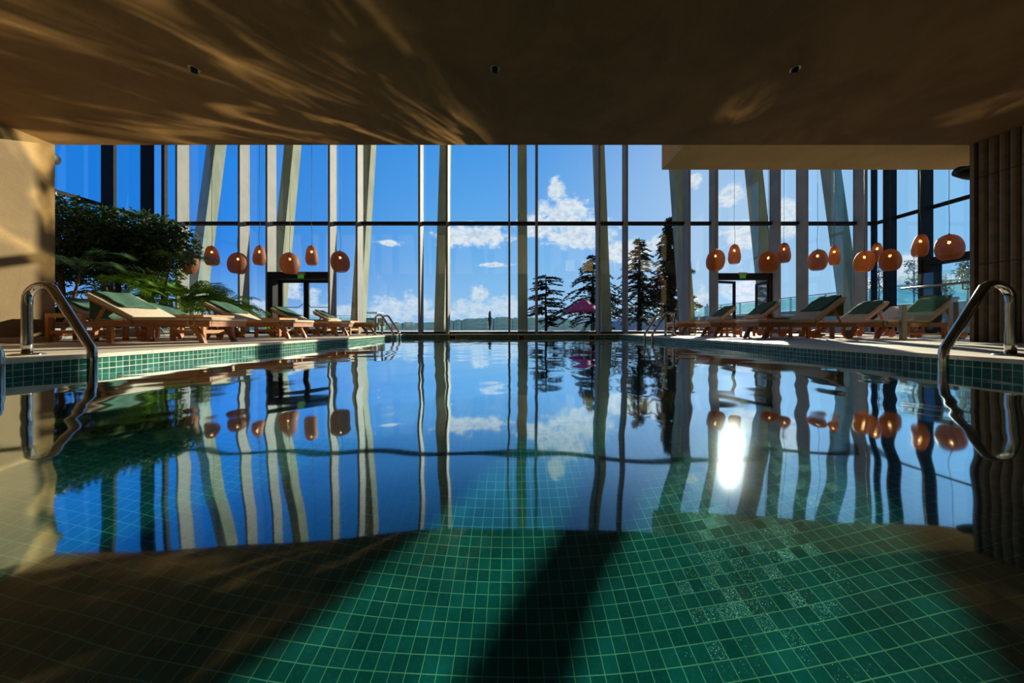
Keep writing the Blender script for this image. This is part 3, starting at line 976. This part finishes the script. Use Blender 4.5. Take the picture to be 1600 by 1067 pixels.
def make_towel(ang, hang, seed):
    rng = random.Random(seed)
    q = MB()
    nx, ny = 16, 12
    V = {}
    hx = 6 if hang else 0
    ca, sa = math.cos(ang), math.sin(ang)
    ph = [rng.uniform(0, 6.28) for _ in range(4)]
    vs, fs = [], []
    rows = nx + hx
    for layer in (1, 0):
        for i in range(rows + 1):
            for j in range(ny + 1):
                y = -.235 + .47 * j / ny + .006 * math.sin(i * .7 + ph[0])
                wr = .006 * math.sin(9 * y + i * .55 + ph[1]) + .005 * math.sin(23 * y - i * .3 + ph[2])
                if i <= nx:
                    lx = -.30 - .52 * i / nx - .006 * math.sin(j * .8 + ph[3])
                    lz = .076 + .006 + (wr + .011 + .012) * layer
                    X = -.19 + lx * ca + lz * sa
                    Z = .335 - lx * sa + lz * ca
                else:
                    k = (i - nx) / hx
                    lx = -.82
                    lz = .082
                    X = -.19 + lx * ca + lz * sa - .03 - .018 * (1 if layer else 0) + wr * .8 + .01 * k
                    Z = .335 - lx * sa + lz * ca - .02 - .40 * k
                vs.append((X, y, Z))
    n1 = (rows + 1) * (ny + 1)
    for i in range(rows):
        for j in range(ny):
            a = i * (ny + 1) + j
            fs.append((a, a + 1, a + ny + 2, a + ny + 1))
            fs.append((n1 + a, n1 + a + ny + 1, n1 + a + ny + 2, n1 + a + 1))
    rim = [i * (ny + 1) for i in range(rows + 1)] + [rows * (ny + 1) + j for j in range(1, ny + 1)] + [i * (ny + 1) + ny for i in range(rows - 1, -1, -1)] + [j for j in range(ny - 1, 0, -1)]
    for a, b_ in zip(rim, rim[1:] + rim[:1]):
        fs.append((a, b_, n1 + b_, n1 + a))
    q.add(vs, fs)
    return q.build('towel', 'towel', None, True)
AL, AR = math.radians(27.5), math.radians(37.5)
pl = make_lounger(AL, '')
pr = make_lounger(AR, '')
used = {'l': False, 'r': False}
towels = {}
def place_lounger(side, xfoot, ynear, label, towel, hang=False, extra_rz=0.0):
    src = pl if side == 'l' else pr
    o = copy_tree(src) if used[side] else src
    used[side] = True
    sx = 1 if side == 'l' else -1
    o.location = (xfoot - sx * .86, ynear + .33, DECK + .002)
    o.rotation_euler = (0, 0, (0 if side == 'l' else PI) + extra_rz)
    o['label'] = label
    if towel:
        key = (side, hang)
        if key in towels:
            tw = towels[key].copy()
            C.objects.link(tw)
        else:
            tw = towels[key] = make_towel(AL if side == 'l' else AR, hang, len(towels) + 3)
        tw.location, tw.rotation_euler = o.location, o.rotation_euler
        tag(tw, towel, 'towel', 'green towels on the loungers')
LX, RX = -4.70, 5.20
place_lounger('l', LX, 4.66, 'large nearest lounger on the left deck, beige cushion, just behind the foreground handrail', 'sunlit green towel draped over the back of the nearest left lounger', True)
place_lounger('l', LX, 6.45, 'second lounger from the front in the left poolside row, right behind the first wooden table', 'green towel on the second lounger of the left poolside row')
place_lounger('l', LX, 8.24, 'third lounger in the left poolside row, in front of the left double door', 'darker green towel on the left lounger in front of the double door')
place_lounger('l', LX, 9.99, 'farthest lounger of the left poolside row, before the glazing and far ladder', 'pale green towel on the farthest left lounger by the glazing')
place_lounger('l', -6.72, 5.72, 'shaded lounger behind the nearest left one, partly hidden by the beige wall', 'dark shaded towel on the lounger next to the beige left wall')
place_lounger('l', -6.72, 7.05, 'back row left lounger in front of the feathery palm', 'dark green towel on the back row lounger below the feathery palm')
place_lounger('r', RX, 6.37, 'largest full lounger of the right deck, wheels towards the balustrade', 'dark green towel draped over the largest right lounger', True)
place_lounger('r', RX, 7.93, 'middle lounger of the right poolside row, in front of the open double door', 'dark green towel on the right lounger before the open door')
place_lounger('r', RX, 9.50, 'farthest lounger of the right poolside row, near the small far ladder', 'dark green towel on the farthest right lounger')
place_lounger('r', 7.6, 6.42, 'lounger seen through the glass balustrade on the right', 'dark towel seen through the glass balustrade')
place_lounger('r', 7.6, 7.62, 'back row right lounger just left of the balustrade post', 'dark green towel on the back row lounger left of the balustrade')
place_lounger('r', 10.1, 9.0, 'bare distant lounger in the right corner, behind the balustrade post', None)

def make_table():
    r = thing('side_table', '', 'side table', (0, 0, 0), group='teak side tables between the loungers')
    q = MB()
    q.box(-.30, .30, -.31, -.26, .40, .465).box(-.30, .30, .26, .31, .40, .465).box(.25, .30, -.26, .26, .40, .465).box(-.30, -.25, -.26, .26, .40, .465)
    q.build('top_frame', 'wood_pale', r)
    q = MB()
    for k in range(8):
        q.box(-.25 + .0625 * k + .003, -.25 + .0625 * (k + 1) - .003, -.26, .26, .435, .460)
    q.build('top_slats', 'wood_pale', r)
    for sx in (-1, 1):
        for sy in (-1, 1):
            xa, xb = sorted((sx * .30, sx * .245))
            ya, yb = sorted((sy * .31, sy * .255))
            MB().box(xa, xb, ya, yb, 0, .40).build('leg', 'wood_pale', r)
    q = MB()
    q.box(-.245, .245, -.30, -.27, .13, .19).box(-.245, .245, .27, .30, .13, .19).box(.26, .29, -.255, .255, .13, .19).box(-.29, -.26, -.255, .255, .13, .19)
    for k in range(5):
        q.box(-.24 + .1 * k, -.17 + .1 * k, -.27, .27, .17, .188)
    q.build('shelf', 'wood_pale', r)
    return r
tb = make_table()
first = True
for x, y, lab in ((-5.82, 5.85, 'teak side table behind the nearest left lounger'), (-5.82, 7.66, 'teak side table between the second and third left poolside loungers'),
                  (-5.82, 9.45, 'teak side table between the third and farthest left poolside loungers'), (-5.82, 11.0 - .12, 'farthest left teak side table beside the glazing'),
                  (-7.28, 5.28 + .06, 'teak side table standing against the end of the left wall'),
                  (6.15, 7.46, 'teak side table behind the largest right lounger'), (6.15, 9.02, 'teak side table between the two farther right poolside loungers'),
                  (6.15, 10.62, 'farthest right teak side table by the glazing'), (8.2, 8.75, 'teak side table in the right back row')):
    o = tb if first else copy_tree(tb)
    first = False
    o.location = (x, y, DECK + .002)
    o['label'] = lab

# ------------------------------------------------------------------ rattan pendant lanterns
PR = {
    'round': [(.10, .50), (.42, .452), (.75, .33), (.94, .14), (1.0, -.04), (.96, -.22), (.83, -.375), (.62, -.475), (.50, -.50)],
    'egg': [(.12, .50), (.40, .475), (.66, .36), (.85, .16), (.97, -.08), (.985, -.24), (.88, -.40), (.66, -.50)],
}
def spline(P, n=5):
    out = []
    for i in range(len(P) - 1):
        p0, p1, p2, p3 = P[max(i - 1, 0)], P[i], P[i + 1], P[min(i + 2, len(P) - 1)]
        for k in range(n):
            t = k / n
            out.append(tuple(.5 * (2 * b + (c - a) * t + (2 * a - 5 * b + 4 * c - d) * t * t + (3 * b - a - 3 * c + d) * t ** 3) for a, b, c, d in zip(p0, p1, p2, p3)))
    return out + [P[-1]]
shade_cache = {}
def lantern(px, py, w, h, d, kind, lab, tilt=0.0):
    s = d / F
    W, H = w * s / math.sqrt(1 + ((px - CX) / F) ** 2), h * s
    c = at(px, py, d)
    t = thing('pendant_lantern', lab, 'pendant lamp', c, group='woven rattan pendant lanterns')
    prof = spline(PR[kind])
    full = [(r * W / 2, z * H) for r, z in prof]
    inner = [(max(r - .008, .004), z + (.004 if z < 0 else -.004)) for r, z in full][::-1]
    q = MB().lathe(full[::-1], 40, caps=False)
    q.build('shade', 'rattan', t, True, rot=(0, tilt, 0))
    MB().lathe([(0, -.036), (.022, -.028), (.032, 0), (.024, .026), (.012, .045)], 14, (0, 0, H * .18), caps=False).build('bulb', 'bulb', t, True)
    MB().tube([(0, 0, H * .22), (0, 0, H * .5 + .02)], .016, 8).build('socket', 'black', t)
    wob = random.Random(int(px)).uniform(-.03, .03)
    MB().tube([(0, 0, H * .5), (wob, 0, H * .5 + .25), (-wob * .5, 0, H * .5 + .7), (0, 0, H * .5 + 1.4), (0, 0, ROOF - c.z)], .005, 6).build('cable', 'black', t, True)
DL = 9.3
lefts = [(296, 410, 32, 35, 'round', .15, 'round rattan lantern half hidden by palm fronds, first on the left'), (331, 399.5, 26, 30, 'egg', -.05, 'egg shaped rattan lantern just right of the palm fronds'),
         (372, 411, 34.5, 33, 'round', .12, 'second round rattan lantern of the left group, before a dark mullion'), (405.5, 399, 22, 30, 'egg', .05, 'egg shaped lantern between the second and third round left lanterns'),
         (453, 411, 33, 33, 'round', 0, 'round rattan lantern left above the left double door'), (487, 399, 21, 30, 'egg', -.04, 'slim egg shaped lantern above the left double door'),
         (531.5, 408.5, 31, 32.5, 'round', -.12, 'round rattan lantern nearest the window centre in the left group')]
for px, py, w, h, k, tl, lab in lefts:
    lantern(px, py, w, h, DL, k, lab, tl)
rights = [(1118, 406, 30.5, 33, 9.3, 'round', .1, 'round rattan lantern left above the open right door'), (1147.5, 397, 21, 30, 9.3, 'egg', 0, 'egg shaped lantern above the middle of the open right door'),
          (1200.5, 409, 34, 33, 9.3, 'round', -.1, 'round rattan lantern at the right jamb of the open door'), (1225, 395, 22.5, 30.5, 9.8, 'egg', 0, 'egg shaped lantern overlapping the round one by the open door'),
          (1277.5, 406, 33, 32.5, 9.3, 'round', .05, 'round rattan lantern above the largest right lounger'), (1303.5, 399, 19.5, 30, 9.3, 'egg', 0, 'slim egg lantern in front of the rightmost concrete column'),
          (1350.5, 408, 36, 33, 8.8, 'round', .15, 'left round lantern of the tight cluster of three'), (1370.5, 394, 21.5, 29, 9.6, 'egg', 0, 'small lantern at the back of the tight cluster of three'),
          (1390.5, 406, 38, 34, 8.5, 'round', -.06, 'right round lantern of the tight cluster of three'), (1438, 383.5, 30, 34.5, 8.6, 'egg', .12, 'egg shaped lantern second from the fluted wall'),
          (1483, 386, 50, 40, 7.6, 'round', -.12, 'largest wide rattan lantern beside the fluted wall')]
for px, py, w, h, d, k, tl, lab in rights:
    lantern(px, py, w, h, d, k, lab, tl)

# ------------------------------------------------------------------ indoor planting on the left
q = MB().box(-12.7, -9.55, 6.2, 10.9, 0, .22).build('planter', 'wall_grey', loc=(0, 0, DECK))
tag(q, 'low stone planter curb under the indoor trees', 'planter')
q = MB()
rng0 = random.Random(2)
def ficus(label, base, trunk_top, blobs, n, seed):
    rng = random.Random(seed)
    t = thing('ficus_tree', label, 'tree', base, group='indoor ficus trees')
    tq = MB()
    b = Vector(base)
    tt = Vector(trunk_top) - b
    tq.tube([(0, 0, 0), tt * .5 + Vector((.05, 0, 0)), tt], [.075, .06, .045], 8)
    lq = MB()
    vol = [r[3] * r[4] * r[5] for r in blobs]
    tot = sum(vol)
    for (cx_, cy_, cz_, rx, ry, rz), vv in zip(blobs, vol):
        c = Vector((cx_, cy_, cz_)) - b
        for _ in range(5):
            e = c + Vector((rng.uniform(-.6, .6) * rx, rng.uniform(-.6, .6) * ry, rng.uniform(-.3, .6) * rz))
            tq.tube([tt, tt.lerp(e, .5) + Vector((0, 0, .05)), e], [.035, .02, .008], 5)
        for _ in range(int(n * vv / tot)):
            d = Vector((rng.gauss(0, 1), rng.gauss(0, 1), rng.gauss(0, 1))).normalized()
            r = rng.random() ** .42
            p = c + Vector((d.x * rx, d.y * ry, d.z * rz)) * r
            L = rng.uniform(.075, .135)
            dv = (Vector((rng.uniform(-1, 1), rng.uniform(-1, 1), rng.uniform(-.9, .5))) + d * .5).normalized() * L
            w = dv.cross(Vector((rng.uniform(-1, 1), rng.uniform(-1, 1), rng.uniform(-1, 1)))).normalized() * L * .27
            up = dv.cross(w).normalized() * L * .06
            lq.add([p, p + dv * .45 + w + up, p + dv, p + dv * .45 - w + up], [(0, 1, 2), (0, 2, 3)])
    tq.build('trunk', 'bark', t, True)
    lq.build('foliage', 'ficus', t)
def bl(px, py, d, rpx, rpy, ry):
    p = at(px, py, d)
    return (p.x, p.y, p.z, rpx * d / F, ry, rpy * d / F)
ZB = DECK + .22
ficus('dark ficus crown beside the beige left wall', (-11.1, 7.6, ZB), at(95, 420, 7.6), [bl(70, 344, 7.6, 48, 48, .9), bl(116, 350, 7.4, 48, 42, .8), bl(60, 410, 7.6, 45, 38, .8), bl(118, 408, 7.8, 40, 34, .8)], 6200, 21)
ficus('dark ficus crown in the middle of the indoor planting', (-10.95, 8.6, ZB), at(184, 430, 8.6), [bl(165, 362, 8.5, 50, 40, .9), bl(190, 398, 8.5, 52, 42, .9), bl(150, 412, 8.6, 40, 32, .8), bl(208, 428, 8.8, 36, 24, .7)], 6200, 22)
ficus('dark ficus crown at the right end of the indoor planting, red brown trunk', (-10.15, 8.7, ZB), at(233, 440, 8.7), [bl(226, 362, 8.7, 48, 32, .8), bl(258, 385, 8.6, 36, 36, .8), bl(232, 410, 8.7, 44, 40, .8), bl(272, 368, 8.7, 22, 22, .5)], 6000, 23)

def frond(q, st, base, dirv, L, droop, nl, leaf, w, rng):
    P = []
    d = Vector(dirv).normalized()
    side = d.cross(Vector((0, 0, 1)))
    side = side.normalized() if side.length > .01 else Vector((1, 0, 0))
    for k in range(11):
        s = k / 10
        P.append(Vector(base) + d * L * s + Vector((0, 0, -droop * L * s * s)) + Vector((d.x, d.y, 0)) * droop * L * .25 * s * s)
    st.tube(P, [.012 * (1 - k / 11) + .003 for k in range(11)], 5, False)
    for i in range(nl):
        s = .22 + .78 * (i + .5) / nl
        k = min(int(s * 10), 9)
        p = P[k].lerp(P[k + 1], s * 10 - k)
        tg = (P[k + 1] - P[k]).normalized()
        ll = leaf * math.sin(PI * (.18 + .78 * (1 - s) + .04)) * rng.uniform(.85, 1.1) + .06
        for sg_ in (-1, 1):
            dr = (tg * .75 + side * sg_ * .85 + Vector((0, 0, rng.uniform(-.10, .22)))).normalized()
            e1 = p + dr * ll * .55
            e2 = p + dr * ll + Vector((0, 0, -.28 * ll))
            wv = dr.cross(Vector((0, 0, 1)).lerp(side, .35)).normalized() * w
            q.add([p, e1 + wv, e2, e1 - wv], [(0, 1, 2, 3)])
def palm(label, base, crown, n, L, leaf, seed, mat, stems, up=(.5, 1.3), droop=.55, w=.013, nl=30, az=None, cat='palm'):
    rng = random.Random(seed)
    t = thing('areca_palm', label, cat, base, group='indoor palms')
    b = Vector(base)
    c = Vector(crown) - b
    q, st, tr = MB(), MB(), MB()
    for k in range(stems):
        off = Vector((rng.uniform(-.12, .12), rng.uniform(-.12, .12), 0)) if stems > 1 else Vector((0, 0, 0))
        tr.tube([off, c * .5 + off * 1.6, c + off * 2], [.03, .024, .018], 7)
    for k in range(n):
        a = (rng.uniform(0, 2 * PI) if az is None else rng.uniform(*az))
        u = rng.uniform(*up)
        frond(q, st, c + Vector((rng.uniform(-.05, .05), rng.uniform(-.05, .05), rng.uniform(-.15, .05))), (math.cos(a), math.sin(a), u), L * rng.uniform(.75, 1.1), droop * rng.uniform(.7, 1.3), nl, leaf, w, rng)
    tr.build('stem', 'bark', t, True)
    st.build('frond_ribs', mat, t)
    q.build('fronds', mat, t)
palm('feathery bright green palm spilling out behind the back row loungers', (-9.45, 8.9, ZB), (-9.4, 8.9, 1.15), 34, 1.4, .46, 31, 'palm', 5, (.25, 1.6), .6, .013, 34)
palm('low bright green palm beside the left mullions', (-9.2, 9.7, ZB), (-9.0, 9.7, 1.0), 24, 1.15, .40, 35, 'palm', 4, (.2, 1.4), .6, .012, 30)
palm('tall leaning palm with thin stem by the beige wall', (-9.95, 6.9, ZB), at(128, 418, 6.8), 9, 1.15, .42, 32, 'palm_dark', 1, (.35, 1.0), .55, .016, 26)
palm('dark palm with one frond reaching over the first lantern', (-9.62, 8.35, ZB), at(268, 405, 8.35), 7, .95, .34, 33, 'palm_dark', 1, (.15, .55), .30, .013, 24, (-.9, .5))
palm('arching palm frond crossing the ficus crowns', (-9.9, 7.6, ZB), at(150, 440, 7.5), 6, 1.3, .38, 36, 'palm', 2, (.25, .8), .45, .014, 28, (-.6, .6))
palm('spiky fan palm under the middle ficus crown', (-10.4, 8.2, ZB), at(172, 460, 8.2), 14, .62, .30, 34, 'palm_dark', 1, (-.1, 1.5), .35, .017, 14)
def broad(label, base, n, seed, L=.42):
    rng = random.Random(seed)
    t = thing('broadleaf_plant', label, 'plant', base)
    q, st = MB(), MB()
    for k in range(n):
        a = rng.uniform(0, 6.28)
        h = rng.uniform(.35, .75)
        p = Vector((math.cos(a) * .25, math.sin(a) * .25, h))
        st.tube([(0, 0, 0), p * .6 + Vector((0, 0, .05)), p], .010, 5)
        d = Vector((math.cos(a), math.sin(a), rng.uniform(-.2, .5))).normalized()
        s = d.cross(Vector((0, 0, 1))).normalized()
        LL = L * rng.uniform(.7, 1.1)
        vs = [p, p + d * LL * .3 + s * LL * .33, p + d * LL * .65 + s * LL * .28 - Vector((0, 0, .04)), p + d * LL - Vector((0, 0, .10)), p + d * LL * .65 - s * LL * .28 - Vector((0, 0, .04)), p + d * LL * .3 - s * LL * .33, p + d * LL * .5 - Vector((0, 0, .03))]
        q.add(vs, [(0, 1, 6), (1, 2, 6), (2, 3, 6), (3, 4, 6), (4, 5, 6), (5, 0, 6)])
    st.build('stalks', 'broad', t)
    q.build('leaves', 'broad', t)
broad('broad leaved plant low behind the nearest left lounger back', (-9.75, 7.3, ZB), 12, 41)
broad('broad leaved plant low under the ficus next to the wall', (-10.6, 7.0, ZB), 12, 42)
broad('dark low plant behind the second left poolside lounger', (-9.55 - .2, 10.2, ZB), 12, 43, .36)

# ------------------------------------------------------------------ added spot lamps standing in for pool-reflected sunlight on ceiling and left wall
def glint(name, loc, target, energy, size, blend, scale, stretch, seed, lo, hi):
    l = bpy.data.lights.new(name, 'SPOT')
    o = bpy.data.objects.new(name, l)
    C.objects.link(o)
    o.location = loc
    o.rotation_euler = (Vector(target) - Vector(loc)).to_track_quat('-Z', 'Y').to_euler()
    l.energy = energy
    l.spot_size = size
    l.spot_blend = blend
    l.shadow_soft_size = .02
    l.color = (1.0, .80, .42)
    l.use_nodes = True
    t = l.node_tree
    em = [n for n in t.nodes if n.type == 'EMISSION'][0]
    tc = t.nodes.new('ShaderNodeTexCoord')
    mp = t.nodes.new('ShaderNodeMapping')
    mp.inputs['Scale'].default_value = stretch
    mp.inputs['Location'].default_value = (seed, seed * .7, 0)
    mp.inputs['Rotation'].default_value = (0, 0, 0)
    nz = t.nodes.new('ShaderNodeTexNoise')
    nz.inputs['Scale'].default_value = scale
    nz.inputs['Detail'].default_value = 3
    nz.inputs['Distortion'].default_value = .8
    mr = t.nodes.new('ShaderNodeMapRange')
    mr.interpolation_type = 'SMOOTHSTEP'
    mr.inputs[1].default_value = lo
    mr.inputs[2].default_value = hi
    t.links.new(tc.outputs['Normal'], mp.inputs[0])
    t.links.new(mp.outputs[0], nz.inputs['Vector'])
    t.links.new(nz.outputs[0], mr.inputs[0])
    t.links.new(mr.outputs[0], em.inputs[1])
    em.inputs[1].default_value = 1.0
def fan(name, loc, az0, az1, energy, freq, seed, lo, hi):
    # added lamp casting streaks as if from one glittering patch of water
    l = bpy.data.lights.new(name, 'SPOT')
    o = bpy.data.objects.new(name, l)
    C.objects.link(o)
    o.location = loc
    o.rotation_euler = (PI, 0, 0)
    l.energy = energy
    l.spot_size = math.radians(172)
    l.spot_blend = .3
    l.shadow_soft_size = .03
    l.color = (1.0, .84, .46)
    l.use_nodes = True
    t = l.node_tree
    em = [n for n in t.nodes if n.type == 'EMISSION'][0]
    def N(k, *ins, **kw):
        n = t.nodes.new(k)
        for a, b in kw.items():
            setattr(n, a, b)
        for i, v in enumerate(ins):
            if isinstance(v, bpy.types.NodeSocket):
                t.links.new(v, n.inputs[i])
            elif v is not None:
                n.inputs[i].default_value = v
        return n.outputs[0]
    tc = t.nodes.new('ShaderNodeTexCoord')
    sp = t.nodes.new('ShaderNodeSeparateXYZ')
    t.links.new(tc.outputs['Normal'], sp.inputs[0])
    yy = N('ShaderNodeMath', sp.outputs[1], FANY, operation='MULTIPLY')
    xx = N('ShaderNodeMath', sp.outputs[0], FANX, operation='MULTIPLY')
    az = N('ShaderNodeMath', yy, xx, operation='ARCTAN2')
    zz = N('ShaderNodeMath', sp.outputs[2], 1.0, operation='MULTIPLY')
    v = N('ShaderNodeCombineXYZ', N('ShaderNodeMath', az, freq, operation='MULTIPLY'), N('ShaderNodeMath', zz, 7.0, operation='MULTIPLY'), seed)
    nz = t.nodes.new('ShaderNodeTexNoise')
    nz.inputs['Scale'].default_value = 1.0
    nz.inputs['Detail'].default_value = 4
    nz.inputs['Roughness'].default_value = .6
    nz.inputs['Distortion'].default_value = .9
    t.links.new(v, nz.inputs['Vector'])
    mr = t.nodes.new('ShaderNodeMapRange')
    mr.interpolation_type = 'SMOOTHSTEP'
    mr.inputs[1].default_value = lo
    mr.inputs[2].default_value = hi
    t.links.new(nz.outputs[0], mr.inputs[0])
    def win(a, b):
        m = t.nodes.new('ShaderNodeMapRange')
        m.interpolation_type = 'SMOOTHSTEP'
        m.inputs[1].default_value = a
        m.inputs[2].default_value = b
        t.links.new(az, m.inputs[0])
        return m.outputs[0]
    a0, a1 = math.radians(az0), math.radians(az1)
    w = N('ShaderNodeMath', win(a0, a0 + .12), win(a1, a1 - .30), operation='MULTIPLY')
    up = N('ShaderNodeMath', N('ShaderNodeMath', sp.outputs[2], operation='ABSOLUTE'), .30, operation='MAXIMUM')
    w = N('ShaderNodeMath', w, N('ShaderNodeMath', up, -2.6, operation='POWER'), operation='MULTIPLY')
    t.links.new(N('ShaderNodeMath', w, mr.outputs[0], operation='MULTIPLY'), em.inputs[1])
FANX, FANY = 1.0, -1.0
fan('pool_glint_stand_in', (.5, 7.0, .06), -177, -110, 620, 11.0, 3.1, .47, .74)
glint('pool_glint_stand_in', (3.3, 6.6, .05), (3.25, 4.35, CEIL), 200, .20, .9, 9.0, (2.2, 1, 1), 1.3, .34, .64)
glint('pool_glint_stand_in', (3.6, 6.0, .05), (6.65, 4.40, CEIL), 230, .17, .9, 9.0, (1.2, 2.5, 1), 5.3, .30, .64)
